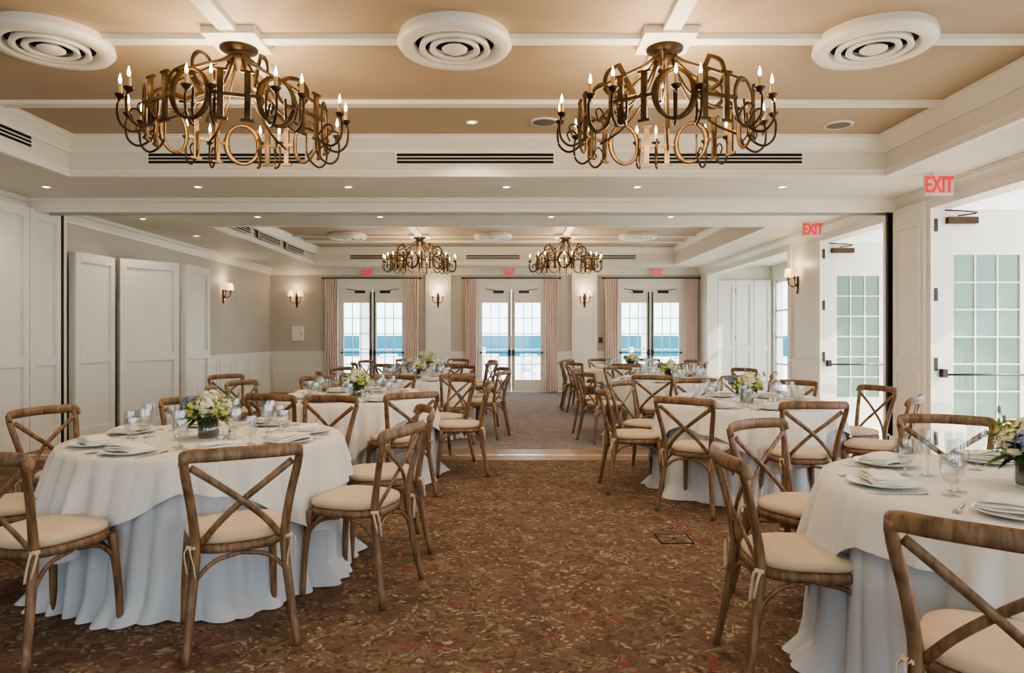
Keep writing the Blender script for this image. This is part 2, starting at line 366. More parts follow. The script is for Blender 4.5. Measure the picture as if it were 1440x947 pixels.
def spot(x, y, z, e, col=(1, 0.84, 0.66), size=2.5):
    l = bpy.data.lights.new('downlight_lamp', 'SPOT'); l.energy = e; l.color = col; l.spot_size = size; l.spot_blend = 0.9; l.shadow_soft_size = 0.05
    return l
dl = None
def downlight(x, y, z, e):
    global dl
    if dl is None:
        b = MB(); b.lathe([(0, -0.003), (0.035, -0.003)], M_down, 20); b.lathe([(0.035, -0.004), (0.055, -0.006), (0.06, 0)], M_white, 20)
        o = b.build('recessed_downlight', (x, y, z)); dl = o.data
    else: o = inst(dl, 'recessed_downlight', (x, y, z))
    l = bpy.data.objects.new('lamp', spot(x, y, z, e)); l.location = (0, 0, -0.03); COL.objects.link(l); l.parent = o
for x, y in ((-4.92, 7.3), (-3.3, 7.3), (-1.69, 7.3), (0.0, 7.3), (1.4, 7.3), (2.95, 7.3), (-3.33, 9.14), (-1.69, 9.14), (0.6, 9.14), (2.2, 9.14), (-4.95, 10.9), (-4.95, 9.3)):
    downlight(x, y, ZC, 12)
downlight(-0.32, 6.3, ZT, 30)
for x, y in ((-3.0, 2.4), (-0.3, 2.4), (2.4, 2.4), (-0.3, 0.2)): downlight(x, y, ZT, 26)
for x, y in ((-2.9, 12.0), (-0.3, 12.0), (2.4, 12.0)): downlight(x, y, ZT, 24)

# ---------------------------------------------------------------- wainscot + panels
def frame(b, x0, x1, z0, z1, m, d=0.012, w=0.022):
    b.box(x0, x1, -d, 0, z0, z0+w, m); b.box(x0, x1, -d, 0, z1-w, z1, m)
    b.box(x0, x0+w, -d, 0, z0+w, z1-w, m); b.box(x1-w, x1, -d, 0, z0+w, z1-w, m)
def wains(name, L, loc, rot, n, h=0.96):
    b = MB(); b.box(0, L, -0.02, 0, 0, h, M_white); b.box(0, L, -0.05, 0, h-0.02, h+0.02, M_white); b.box(0, L, -0.035, 0, h-0.05, h-0.02, M_white)
    b.box(0, L, -0.035, -0.02, 0, 0.14, M_white)
    T = b.T.copy(); b.T = Matrix.Translation((0, -0.02, 0)); w = L/n
    for i in range(n): frame(b, i*w+0.07, (i+1)*w-0.07, 0.22, h-0.12, M_white)
    b.T = T; b.build(name, loc, rot)
k = 1
for x0, x1, n in ((XL, -4.30, 2), (-2.08, -0.99, 2), (1.23, 2.34, 2)):
    wains('trim_wainscot_far_%d' % k, x1-x0, (x0, YF, 0), 0, n); k += 1
wains('trim_wainscot_left', YF-0.05-11.12, (XL, 11.12, 0), pi/2, 7)
k = 1
for x in (-1.62, 1.86):
    b = MB(); b.box(x-0.30, x+0.30, YF-0.07, YF, 0, ZC-0.1, M_white)
    b.T = Matrix.Translation((x, YF-0.07, 0)); frame(b, -0.24, 0.24, 1.05, 2.72, M_white); frame(b, -0.24, 0.24, 0.2, 0.85, M_white)
    b.box(-0.32, 0.32, -0.03, 0.0, 0.94, 0.98, M_white); b.box(-0.31, 0.31, -0.015, 0.0, 0, 0.15, M_white)
    b.T = Matrix(); b.build('trim_pilaster_%d' % k); k += 1

def panel(name, w, h, loc, rot, m=None, th=0.045, hinge=True):
    m = m or M_panel
    b = MB(); b.box(0, w, 0, th, 0.01, h, m)
    s = 0.085; q = 0.012
    for yy, d in ((0, -0.026), (th, 0.026)):
        b.box(0, s, yy, yy+d, 0.01, h, m); b.box(w-s, w, yy, yy+d, 0.01, h, m)
        zz = [0.01, 0.16, 1.0, 1.12, h-0.12, h]
        for a, c in ((0, 1), (2, 3), (4, 5)): b.box(s, w-s, yy, yy+d, zz[a], zz[c], m)
        for z0, z1 in ((0.16, 1.0), (1.12, h-0.12)):   # inner bead
            b.box(s, s+q, yy, yy+d*0.5, z0, z1, m); b.box(w-s-q, w-s, yy, yy+d*0.5, z0, z1, m)
            b.box(s+q, w-s-q, yy, yy+d*0.5, z0, z0+q, m); b.box(s+q, w-s-q, yy, yy+d*0.5, z1-q, z1, m)
    if hinge:
        for z in (0.25, h*0.5, h-0.25): b.box(w-0.004, w+0.006, -0.034, -0.005, z-0.06, z+0.06, M_black)
    return b.build(name, loc, rot, bevel=0.003)
y = 5.08
for i in range(6):
    panel('folding_partition_panel', 0.545, 2.84, (XL+0.12, y+i*0.56, 0), pi/2, hinge=(i == 5))
b = MB(); b.box(XL, XL+0.14, 8.46, 8.49, 0, 2.87, M_black); b.box(XL, XL+0.09, 8.49, 8.62, 0, 2.9, M_white); b.build('trim_partition_jamb_left')
def pan2(name, p0, p1, h):
    d = Vector(p1)-Vector(p0); w = d.length; panel(name, w, h, (p0[0], p0[1], 0), math.atan2(d[1], d[0]), hinge=False)
pan2('folding_closet_door', (-5.50, 8.68), (-5.42, 9.42), 2.43)
pan2('folding_closet_door', (-5.36, 9.46), (-4.86, 10.12), 2.43)
pan2('folding_closet_door', (-4.80, 10.18), (-4.80, 11.0), 2.43)
b = MB(); b.box(XL, -4.86, 11.02, 11.10, 0, 2.43, M_panel); b.build('closet_side_panel')
for i, x in enumerate((4.84, 5.25, 5.66)): panel('folding_partition_panel', 0.40, 2.62, (x, 15.62, 0), 0, hinge=(i == 0))

b = MB(); b.box(XR-0.06, XR, 7.42, 8.02, 0, ZC-0.12, M_white); b.box(XR-0.08, XR, 7.40, 8.04, 0, 0.18, M_white)
b.box(XR-0.10, XR, 8.06, 8.10, 0, ZC-0.12, M_black); b.box(XR-0.04, XR, 8.15, 8.26, 0, ZC-0.12, M_white)
b.T = Matrix.Translation((XR-0.06, 7.72, 0)) @ Matrix.Rotation(-pi/2, 4, 'Z'); frame(b, -0.24, 0.24, 1.1, 2.6, M_white, 0.02, 0.03); frame(b, -0.24, 0.24, 0.28, 0.95, M_white, 0.02, 0.03)
b.T = Matrix(); b.build('trim_pilaster_right')
k = 1
for a, c, z0, z1 in ROP:
    b = MB()
    b.box(XR-0.03, XR+0.0, a-0.11, a, 0, z1+0.1, M_white); b.box(XR-0.03, XR+0.0, c, c+0.11, 0, z1+0.1, M_white); b.box(XR-0.03, XR, a, c, z1, z1+0.1, M_white)
    b.build('trim_casing_right_%d' % k); k += 1
b = MB()
b.box(XR-0.02, XR, 10.07, 10.98, 0, 0.96, M_white); b.box(XR-0.05, XR, 10.07, 10.98, 0.94, 0.98, M_white); b.build('trim_wainscot_right')

def leaf(b, x0, w, h, gz0, gz1, cols, rows, gm, st=0.10, m=None):
    m = m or M_white; th = 0.045
    b.box(x0, x0+st, 0, th, 0.01, h, m); b.box(x0+w-st, x0+w, 0, th, 0.01, h, m)
    b.box(x0+st, x0+w-st, 0, th, 0.01, gz0, m); b.box(x0+st, x0+w-st, 0, th, gz1, h, m)
    b.box(x0+st, x0+w-st, 0.018, 0.026, gz0, gz1, gm)
    gw = w-2*st
    for i in range(1, cols): xx = x0+st+gw*i/cols; b.box(xx-0.009, xx+0.009, 0.006, 0.038, gz0, gz1, m)
    for j in range(1, rows): zz = gz0+(gz1-gz0)*j/rows; b.box(x0+st, x0+w-st, 0.004, 0.040, zz-0.009, zz+0.009, m)
for i, (a, c) in enumerate(DOORS):
    b = MB(); W = c-a; h = 2.46
    b.box(0, 0.05, -0.02, 0.12, 0, 2.62, M_white); b.box(W-0.05, W, -0.02, 0.12, 0, 2.62, M_white); b.box(0.05, W-0.05, -0.02, 0.12, h, 2.62, M_white)
    lw = (W-0.1)/2
    leaf(b, 0.05, lw-0.004, h, 0.30, 2.14, 3, 5, M_glass, 0.085); leaf(b, 0.05+lw+0.004, lw-0.004, h, 0.30, 2.14, 3, 5, M_glass, 0.085)
    for sx in (-1, 1):
        xc = W/2+sx*0.045
        b.sweep([(xc, -0.03, 0.06), (xc, -0.03, 2.4)], 0.014 if i != 1 else 0.005, 0.014 if i != 1 else 0.005, M_black, 8)
        b.box(xc-0.025, xc+0.025, -0.05, 0, 0.88, 1.02, M_black)
        b.sweep([(xc, -0.06, 0.95), (W/2+sx*(lw-0.06), -0.06, 0.95)], 0.009, 0.009, M_black, 8)
        b.box(W/2+sx*(lw-0.05)-0.02, W/2+sx*(lw-0.05)+0.02, -0.07, 0, 0.93, 0.97, M_black)
        xx = W/2+sx*0.30
        b.box(xx-0.12, xx+0.12, -0.06, 0, 2.37, 2.43, M_black)
        b.sweep([(xx+sx*0.1, -0.05, 2.44), (xx+sx*0.22, -0.15, 2.45), (xx+sx*0.32, -0.02, 2.47)], 0.008, 0.008, M_black, 6, sub=3)
    b.build('door_%d' % (i+1), (a, YF+0.01, 0))
    b = MB(); b.box(a-0.10, a, YF-0.03, YF, 0, 2.72, M_white); b.box(c, c+0.10, YF-0.03, YF, 0, 2.72, M_white); b.box(a, c, YF-0.03, YF, 2.62, 2.72, M_white)
    b.build('trim_door_casing_%d' % (i+1))
    b = MB(); b.sweep([(a-0.32, YF-0.13, 2.72), (c+0.32, YF-0.13, 2.72)], 0.014, 0.014, M_black, 8)
    for e in (a-0.33, c+0.33): b.lathe([(0, -0.025), (0.02, -0.015), (0.025, 0), (0.02, 0.015), (0, 0.025)], M_black, 10, (e, YF-0.13, 2.72))
    for e in (a-0.3, c+0.3): b.box(e-0.008, e+0.008, YF-0.13, YF-0.0, 2.70, 2.715, M_black)
    b.build('curtain_rod')
    for cx in (a-0.12, c+0.12):
        b = MB(); n = 60; rows = 14; G = []
        ph = random.random()*6
        for r in range(rows+1):
            t = r/rows; z = 2.70-t*2.66; row = []
            ww = 0.32*(1-0.06*math.sin(pi*t))
            for q in range(n+1):
                u = q/n
                row.append(b.av((cx+(u-0.5)*ww, YF-0.13+0.030*math.sin(u*2*pi*5.5+ph+0.5*math.sin(t*3))+0.008*math.sin(u*31+t*4), z)))
            G.append(row)
        for r in range(rows):
            for q in range(n): b.af([G[r][q], G[r][q+1], G[r+1][q+1], G[r+1][q]], M_cur, True)
        b.build('window_curtain')

def rdoor(name, y, w):
    b = MB(); leaf(b, 0, w, 2.72, 0.46, 2.23, 3, 6, M_frost, 0.19)
    for z in (0.25, 1.05, 1.80, 2.55): b.box(-0.022, 0.012, -0.02, 0.01, z-0.07, z+0.07, M_black)
    b.sweep([(0.05, -0.07, 0.94), (w-0.08, -0.07, 0.94)], 0.011, 0.011, M_black, 8)
    b.box(0.03, 0.08, -0.08, 0, 0.91, 1.0, M_black); b.box(w-0.1, w-0.05, -0.08, 0, 0.91, 0.98, M_black)
    b.box(0.10, 0.42, -0.065, 0, 2.56, 2.63, M_bronze); b.sweep([(0.2, -0.06, 2.64), (0.34, -0.16, 2.66), (0.02, -0.12, 2.69)], 0.008, 0.008, M_black, 6, sub=3)
    b.build(name, (XR+0.03, y, 0), 0)
rdoor('door_4', 7.36, 1.10); rdoor('door_5', 9.96, 1.0)
def exit_sign(loc, w=0.30, h=0.20):
    b = MB(); b.box(-w/2, w/2, -0.015, 0.015, 0, h, M_signp); b.box(-0.05, 0.05, -0.012, 0.012, h, h+0.03, M_white)
    o = b.build('exit_sign', loc, bevel=0.003)
    c = bpy.data.curves.new('exit_letters', 'FONT'); c.body = 'EXIT'; c.size = h*1.15; c.align_x = 'CENTER'; c.align_y = 'CENTER'; c.extrude = 0.002; c.offset = 0.004
    c.materials.append(M_red); t = bpy.data.objects.new('letters', c); COL.objects.link(t); t.parent = o
    t.location = (0, -0.018, h/2); t.rotation_euler = (pi/2, 0, 0); t.scale = (0.62, 1, 1)
exit_sign((4.24, 6.7, 2.735), 0.28, 0.19); exit_sign((4.26, 9.5, 2.735), 0.28, 0.19)
for x in (-3.28, 0.08, 3.55): exit_sign((x, YF-0.18, 2.76), 0.26, 0.16)

def sconce():
    b = MB()
    b.sweep([(0, -0.012, -0.20), (0, -0.016, 0.0), (0, -0.012, 0.10)], [0.018, 0.035, 0.015], [0.008, 0.012, 0.008], M_bronze, 10, up=(0, 1, 0))
    b.lathe([(0.0, -0.25), (0.012, -0.235), (0.016, -0.21), (0.0, -0.19)], M_bronze, 10, (0, -0.02, 0))
    for s in (-1, 1):
        b.sweep([(0, -0.02, -0.08), (s*0.05, -0.06, -0.13), (s*0.11, -0.10, -0.09), (s*0.12, -0.11, -0.02)], 0.009, 0.009, M_bronze, 8)
        b.lathe([(0, -0.02), (0.022, -0.015), (0.028, 0), (0.012, 0.004), (0.012, 0.07)], M_bronze, 12, (s*0.12, -0.11, 0))
        b.lathe([(0.070, 0.03), (0.045, 0.16)], M_shade, 20, (s*0.12, -0.11, 0))
        b.lathe([(0, 0.06), (0.012, 0.075), (0.015, 0.09), (0, 0.12)], M_flame, 8, (s*0.12, -0.11, 0))
    return b
s0 = None
for loc, r in (((-5.0, YF, 2.26), 0), ((-1.62, YF-0.07, 2.26), 0), ((1.86, YF-0.07, 2.26), 0), ((XL, 13.57, 2.24), pi/2), ((XR, 10.75, 2.26), -pi/2)):
    if s0 is None: o = sconce().build('wall_sconce', loc, r); s0 = o.data
    else: o = inst(s0, 'wall_sconce', loc, r)
    l = bpy.data.lights.new('sconce_lamp', 'POINT'); l.energy = 2.2; l.color = (1, 0.75, 0.5); l.shadow_soft_size = 0.06
    lo = bpy.data.objects.new('lamp', l); lo.location = (0, -0.18, 0.22); COL.objects.link(lo); lo.parent = o
b = MB(); b.box(-0.14, 0.14, -0.04, 0, -0.18, 0.18, M_extw); b.box(-0.12, 0.12, -0.044, -0.04, -0.16, 0.16, M_white); b.box(0.08, 0.10, -0.05, -0.04, -0.02, 0.02, M_grey); b.build('wall_control_panel', (-4.97, YF, 1.40), bevel=0.004)
b = MB(); b.box(-0.05, 0.05, -0.015, 0, -0.07, 0.07, M_grey); b.box(-0.02, 0.02, -0.02, -0.015, -0.03, 0.03, M_dark); b.build('light_switch', (2.25, YF, 1.25))

# ---------------------------------------------------------------- chandelier
def chandelier():
    b = MB(); R = 0.56; z0, z1 = -0.31, -0.02
    nL = 14
    for i in range(nL):
        a = 2*pi*i/nL + 0.1; ca, sa = math.cos(a), math.sin(a); u = Vector((-sa, ca, 0)); n = Vector((ca, sa, 0)); c = n*R
        def P(x, z, o=0.0): return c+u*x+n*o+Vector((0, 0, z))
        zc = (z0+z1)/2
        if i % 2 == 0:
            pts = [P(0.115*math.cos(t), zc+0.145*math.sin(t)) for t in [2*pi*k/10 for k in range(10)]]
            b.sweep(pts, [0.022, 0.015, 0.011, 0.015, 0.020, 0.022, 0.015, 0.011, 0.015, 0.020], 0.009, M_gold, 6, up=tuple(n), closed=True, sub=3)
        else:
            for sx in (-0.075, 0.075):
                b.sweep([P(sx, z0), P(sx, z1)], 0.018, 0.009, M_gold, 4, up=tuple(n))
                for zz in (z0, z1): b.sweep([P(sx-0.038, zz), P(sx+0.038, zz)], 0.007, 0.009, M_gold, 4, up=tuple(n))
            b.sweep([P(-0.15, zc), P(0.15, zc)], 0.010, 0.008, M_gold, 4, up=tuple(n))
    b.lathe([(0.0, 0.35), (0.11, 0.35), (0.125, 0.335), (0.12, 0.315), (0.08, 0.30), (0.07, 0.27), (0.085, 0.26), (0.085, 0.245), (0.03, 0.23), (0.02, 0.18), (0.0, 0.17)], M_bronze, 24)
    for i in range(6):
        a = 2*pi*i/6+0.25; ca, sa = math.cos(a), math.sin(a)
        def Q(r, z): return (r*ca, r*sa, z)
        b.sweep([Q(0.075, 0.26), Q(0.17, 0.19), Q(0.30, 0.12), Q(0.44, 0.04), Q(0.56, -0.03)], 0.015, 0.012, M_gold, 8)
        b.sweep([Q(0.06, 0.24), Q(0.12, 0.10), Q(0.20, -0.02), Q(0.36, -0.14), Q(0.54, -0.20)], 0.008, 0.008, M_bronze, 8)
        n = Vector((-sa, ca, 0)); cc = Vector(Q(0.34, 0.065))
        u = (Vector(Q(0.56, -0.03))-Vector(Q(0.17, 0.19))).normalized(); w = n.cross(u).normalized()
        if i % 2 == 0:
            pts = [cc+u*0.10*math.cos(t)+w*0.10*math.sin(t) for t in [2*pi*k/8 for k in range(8)]]
            b.sweep(pts, 0.015, 0.007, M_gold, 6, up=tuple(n), closed=True, sub=3)
        else:
            pts = [cc-u*0.08+w*0.10, cc+u*0.03+w*0.09, cc+u*0.095, cc+u*0.03-w*0.09, cc-u*0.08-w*0.10]
            b.sweep(pts, 0.015, 0.007, M_gold, 6, up=tuple(n), sub=4)
            b.sweep([cc-u*0.07+w*0.11, cc-u*0.07-w*0.11], 0.015, 0.007, M_gold, 4, up=tuple(n))
    for i in range(8):
        for s in (-1, 1):
            a = -pi/2+2*pi*i/8+s*0.12; ca, sa = math.cos(a), math.sin(a)
            def Q(r, z): return (r*ca, r*sa, z)
            rr = 0.60 if i in (0, 4) else 0.70
            b.sweep([Q(0.53, -0.12), Q(0.54, -0.27), Q(rr-0.07, -0.34), Q(rr, -0.30), Q(rr+0.015, -0.21), Q(rr, -0.14)], 0.008, 0.008, M_bronze, 8)
            b.sweep([Q(0.55, -0.27), Q(rr-0.09, -0.20), Q(rr-0.05, -0.22), Q(rr-0.07, -0.27)], 0.006, 0.006, M_bronze, 6)
            c = Q(rr, -0.14)
            b.lathe([(0.0, -0.02), (0.018, -0.01), (0.032, 0.008), (0.032, 0.012), (0.012, 0.012)], M_bronze, 14, c)
            b.lathe([(0.0125, 0.01), (0.0125, 0.075), (0, 0.077)], M_candle, 12, c)
            b.lathe([(0.004, 0.077), (0.009, 0.088), (0.010, 0.10), (0.005, 0.122), (0, 0.14)], M_flame, 8, c)
    return b
c0 = None
for x, y, e in ((-1.79, 4.57, 42), (1.06, 4.57, 42), (-1.70, 13.4, 32), (1.16, 13.4, 32)):
    if c0 is None: o = chandelier().build('letter_chandelier', (x, y, 2.95)); c0 = o.data
    else: o = inst(c0, 'letter_chandelier', (x, y, 2.95), 0.0)
    l = bpy.data.lights.new('chandelier_lamp', 'POINT'); l.energy = e; l.color = (1, 0.77, 0.52); l.shadow_soft_size = 0.25
    lo = bpy.data.objects.new('lamp', l); lo.location = (0, 0, -0.10); COL.objects.link(lo); lo.parent = o

# ---------------------------------------------------------------- chair
def superell(t, w, d, p=2.6, taper=0.0):
    c, s = math.cos(t), math.sin(t)
    x = w*math.copysign(abs(c)**(2/p), c); y = d*math.copysign(abs(s)**(2/p), s)
    return x*(1+taper*y/d), y
def chair(wm, cm):
    b = MB()
    for s in (-1, 1):
        b.sweep([(s*0.225, -0.275, 0), (s*0.20, -0.235, 0.22), (s*0.182, -0.205, 0.45), (s*0.196, -0.225, 0.62), (s*0.226, -0.27, 0.80), (s*0.228, -0.29, 0.865)],
                [0.016, 0.019, 0.021, 0.019, 0.019, 0.016], [0.016, 0.019, 0.022, 0.017, 0.015, 0.012], wm, 10, up=(0, 1, 0))
        b.sweep([(s*0.205, 0.205, 0), (s*0.198, 0.195, 0.22), (s*0.185, 0.175, 0.445)], [0.015, 0.018, 0.021], [0.015, 0.018, 0.021], wm, 10, up=(0, 1, 0))
        b.sweep([(s*0.205, -0.235, 0.22), (s*0.198, -0.215, 0.32), (s*0.19, -0.14, 0.40), (s*0.185, -0.03, 0.425)], 0.010, 0.010, wm, 8, up=(1, 0, 0))
        b.sweep([(s*0.200, 0.195, 0.22), (s*0.196, 0.18, 0.32), (s*0.19, 0.11, 0.40), (s*0.185, 0.0, 0.425)], 0.010, 0.010, wm, 8, up=(1, 0, 0))
        for y in (-0.215, 0.19):
            b.sweep([(s*0.20, y*1.03, 0.22), (s*0.185, y, 0.32), (s*0.11, y*0.95, 0.395), (0, y*0.92, 0.42)], 0.010, 0.010, wm, 8, up=(0, 1, 0))
        b.sweep([(s*0.205, -0.262, 0.815), (s*0.10, -0.262, 0.735), (0.0, -0.255+s*0.006, 0.655), (-s*0.095, -0.235, 0.565), (-s*0.165, -0.205, 0.475)], [0.016, 0.015, 0.014, 0.014, 0.015], 0.007, wm, 8, up=(0, 1, 0))
        b.sweep([(s*0.19, -0.20, 0.475), (s*0.205, -0.235, 0.465), (s*0.19, -0.24, 0.40), (s*0.185, -0.245, 0.35)], 0.007, 0.003, cm, 6, up=(1, 0, 0), sub=3)
        b.sweep([(s*0.195, -0.20, 0.475), (s*0.225, -0.225, 0.455), (s*0.215, -0.24, 0.37)], 0.006, 0.003, cm, 6, up=(1, 0, 0), sub=3)
        b.sweep([(s*0.165, -0.20, 0.470), (s*0.20, -0.230, 0.470), (s*0.212, -0.20, 0.470)], 0.009, 0.007, cm, 6, up=(1, 0, 0), sub=3)
    b.sweep([(-0.239, -0.262, 0.825), (-0.226, -0.285, 0.862), (-0.12, -0.315, 0.868), (0, -0.325, 0.870), (0.12, -0.315, 0.868), (0.226, -0.285, 0.862), (0.239, -0.262, 0.825)],
            [0.012, 0.011, 0.011, 0.011, 0.011, 0.011, 0.012], [0.020, 0.030, 0.030, 0.030, 0.030, 0.030, 0.020], wm, 10, up=(0, 0.15, 1))
    def slab(w, d, prof, m, cx=0, cy=0, tp=0.07, dome=0.0, n=36):
        R = []
        for o, z in prof:
            R.append([b.av((cx+p[0], cy+p[1], z)) for p in [superell(2*pi*k/n, w-o, d-o, 3.0, tp) for k in range(n)]])
        for a, c in zip(R[:-1], R[1:]):
            for k in range(n): b.af([a[k], a[(k+1) % n], c[(k+1) % n], c[k]], m, True)
        b.af(list(reversed(R[0])), m); 
        top = b.av((cx, cy, prof[-1][1]+dome))
        for k in range(n): b.af([R[-1][k], R[-1][(k+1) % n], top], m, True)
    slab(0.212, 0.215, [(0.02, 0.425), (0.004, 0.428), (0.0, 0.44), (0.004, 0.462), (0.02, 0.466)], wm)
    slab(0.208, 0.212, [(0.03, 0.466), (0.008, 0.468), (0.0, 0.482), (0.004, 0.498), (0.02, 0.508), (0.06, 0.514), (0.12, 0.517)], cm, dome=0.001)
    return b
CH = chair(M_wood, M_cush).build('dining_chair', (0, 0, -50)).data
bpy.data.objects.remove(bpy.data.objects['dining_chair'])
def place_chair(x, y, face, name='dining_chair', me=None):
    inst(me or CH, name, (x, y, 0), face-pi/2)

# ---------------------------------------------------------------- table
RT = 0.76
def table_mesh(seed, rot):
    rd = random.Random(seed); b = MB(); n = 480
    ph = [rd.random()*6.28 for _ in range(12)]
    def fold(t):
        u = 12*t+1.5*math.sin(3*t+ph[1])+0.8*math.sin(5*t+ph[9])
        m = 0.6+0.4*math.sin(4*t+ph[6])
        f = 2*abs(math.sin(u))**0.75-1
        u2 = 21*t+1.6*math.sin(4*t+ph[4])
        return 0.70*m*f+0.32*(2*abs(math.sin(u2))**0.8-1)*(1-0.5*m)+0.22*math.sin(5*t+ph[3])
    rows = 24; R = []
    z_t = 0.745
    R.append([b.av((0, 0, z_t))]); R.append([b.av(((RT-0.02)*math.cos(2*pi*k/n), (RT-0.02)*math.sin(2*pi*k/n), z_t)) for k in range(n)])
    for r in range(rows+1):
        t = r/rows; row = []
        for k in range(n):
            a = 2*pi*k/n; f = fold(a+0.10*t*math.sin(4*a+ph[7]))
            rr = RT-0.004+0.045*t**0.8+0.070*f*t**0.65
            z = z_t-0.006-t*(z_t-0.012)
            if t > 0.88: rr += (t-0.88)*0.75*(0.5+0.5*math.sin(9*a+ph[6]))
            row.append(b.av((rr*math.cos(a), rr*math.sin(a), z)))
        R.append(row)
    for a, c in zip(R[:-1], R[1:]):
        for k in range(n):
            j = (k+1) % n
            if len(a) == 1: b.af([a[0], c[j], c[k]], M_cloth2, True)
            else: b.af([a[k], a[j], c[j], c[k]], M_cloth2, True)
    sq = 0.945; O = [[b.av((0, 0, 0.758))]]
    for q in (0.3, 0.6, 0.9): O.append([b.av((RT*q*math.cos(2*pi*k/n), RT*q*math.sin(2*pi*k/n), 0.758)) for k in range(n)])
    rows = 14
    for r in range(rows+1):
        t = r/rows; row = []
        for k in range(n):
            a = 2*pi*k/n; aa = a-rot; mm = max(abs(math.cos(aa)), abs(math.sin(aa)))
            drop = min(sq/mm-RT, 0.50)*0.93+0.02*math.sin(7*a+ph[3])+0.012*math.sin(15*a+ph[1])
            d = drop*t; T = d/0.74
            f = fold(a+0.10*T*math.sin(4*a+ph[7])); cor = (sq/mm-sq)/0.40
            rr = RT+0.010*min(1, t*6)+0.045*T**0.8+0.070*f*T**0.65+0.012*t+0.026*t*(1+math.sin(30*a+ph[8]+2*math.sin(3*a)))*0.5+0.03*cor*t*(1+math.sin(18*aa))
            z = 0.758-d-(0.004 if t > 0 else 0)
            row.append(b.av((rr*math.cos(a), rr*math.sin(a), z)))
        O.append(row)
    for a, c in zip(O[:-1], O[1:]):
        for k in range(n):
            j = (k+1) % n
            if len(a) == 1: b.af([a[0], c[j], c[k]], M_cloth, True)
            else: b.af([a[k], a[j], c[j], c[k]], M_cloth, True)
    return b

def mk(b, name):
    o = b.build(name); me = o.data; bpy.data.objects.remove(o); return me
b = MB(); b.lathe([(0, 0.002), (0.08, 0.002), (0.085, 0.006), (0.135, 0.018), (0.137, 0.021), (0.132, 0.021), (0.09, 0.010), (0, 0.008)], M_plate, 32); PLATE = mk(b, 'dinner_plate')
def napkin():
    b = MB()
    for k, (w, d) in enumerate(((0.115, 0.065), (0.112, 0.062), (0.105, 0.058))):
        nx, ny = 12, 6; z = 0.021+k*0.010; G = []; H = []
        for i in range(nx+1):
            g = []; h = []
            for j in range(ny+1):
                x = -w+2*w*i/nx; y = -d+2*d*j/ny; bz = 0.003*math.sin(x*30+k)+0.002*math.sin(y*45+2*k)
                g.append(b.av((x, y, z+bz))); e = 0 if 0 < i < nx and 0 < j < ny else 0.004; h.append(b.av((x, y, z+bz+0.009-e)))
            G.append(g); H.append(h)
        for i in range(nx):
            for j in range(ny):
                b.af([H[i][j], H[i+1][j], H[i+1][j+1], H[i][j+1]], M_nap, True); b.af([G[i][j], G[i][j+1], G[i+1][j+1], G[i+1][j]], M_nap, True)
        for i in range(nx):
            for j in (0, ny): b.af([G[i][j], G[i+1][j], H[i+1][j], H[i][j]], M_nap, True)
        for j in range(ny):
            for i in (0, nx): b.af([G[i][j], G[i][j+1], H[i][j+1], H[i][j]], M_nap, True)
    return b
NAP = mk(napkin(), 'folded_napkin')
b = MB(); b.lathe([(0, 0), (0.034, 0.001), (0.034, 0.003), (0.008, 0.008), (0.004, 0.02), (0.004, 0.075), (0.012, 0.085), (0.032, 0.105), (0.040, 0.135), (0.038, 0.17), (0.033, 0.20)], M_ware, 20); WINE = mk(b, 'wine_glass')
b = MB(); b.lathe([(0, 0), (0.032, 0.001), (0.032, 0.003), (0.008, 0.008), (0.006, 0.02), (0.006, 0.04), (0.025, 0.055), (0.039, 0.085), (0.041, 0.12), (0.037, 0.16)], M_ware, 20); WATER = mk(b, 'water_goblet')
b = MB(); b.sweep([(0, -0.09, 0.003), (0, 0.02, 0.004), (0, 0.04, 0.004)], [0.006, 0.004, 0.004], 0.0018, M_steel, 6); b.box(-0.011, 0.011, 0.04, 0.055, 0.003, 0.006, M_steel)
for x in (-0.009, -0.003, 0.003, 0.009): b.box(x-0.0015, x+0.0015, 0.055, 0.095, 0.003, 0.006, M_steel)
FORK = mk(b, 'dinner_fork')
b = MB(); b.sweep([(0, -0.10, 0.004), (0, 0.0, 0.004)], [0.006, 0.005], 0.003, M_steel, 6); b.sweep([(0, 0.0, 0.004), (0.002, 0.06, 0.004), (0, 0.115, 0.004)], [0.006, 0.009, 0.002], 0.0012, M_steel, 6); KNIFE = mk(b, 'dinner_knife')
def shaker(m):
    b = MB(); b.lathe([(0, 0), (0.019, 0.0), (0.021, 0.006), (0.019, 0.04), (0.016, 0.045)], M_ware, 14); b.lathe([(0, 0.002), (0.016, 0.002), (0.015, 0.032), (0, 0.033)], m, 12); b.lathe([(0.017, 0.043), (0.017, 0.055), (0.01, 0.063), (0, 0.064)], M_steel, 14); return mk(b, 'salt_shaker')
SALT = shaker(M_plate)
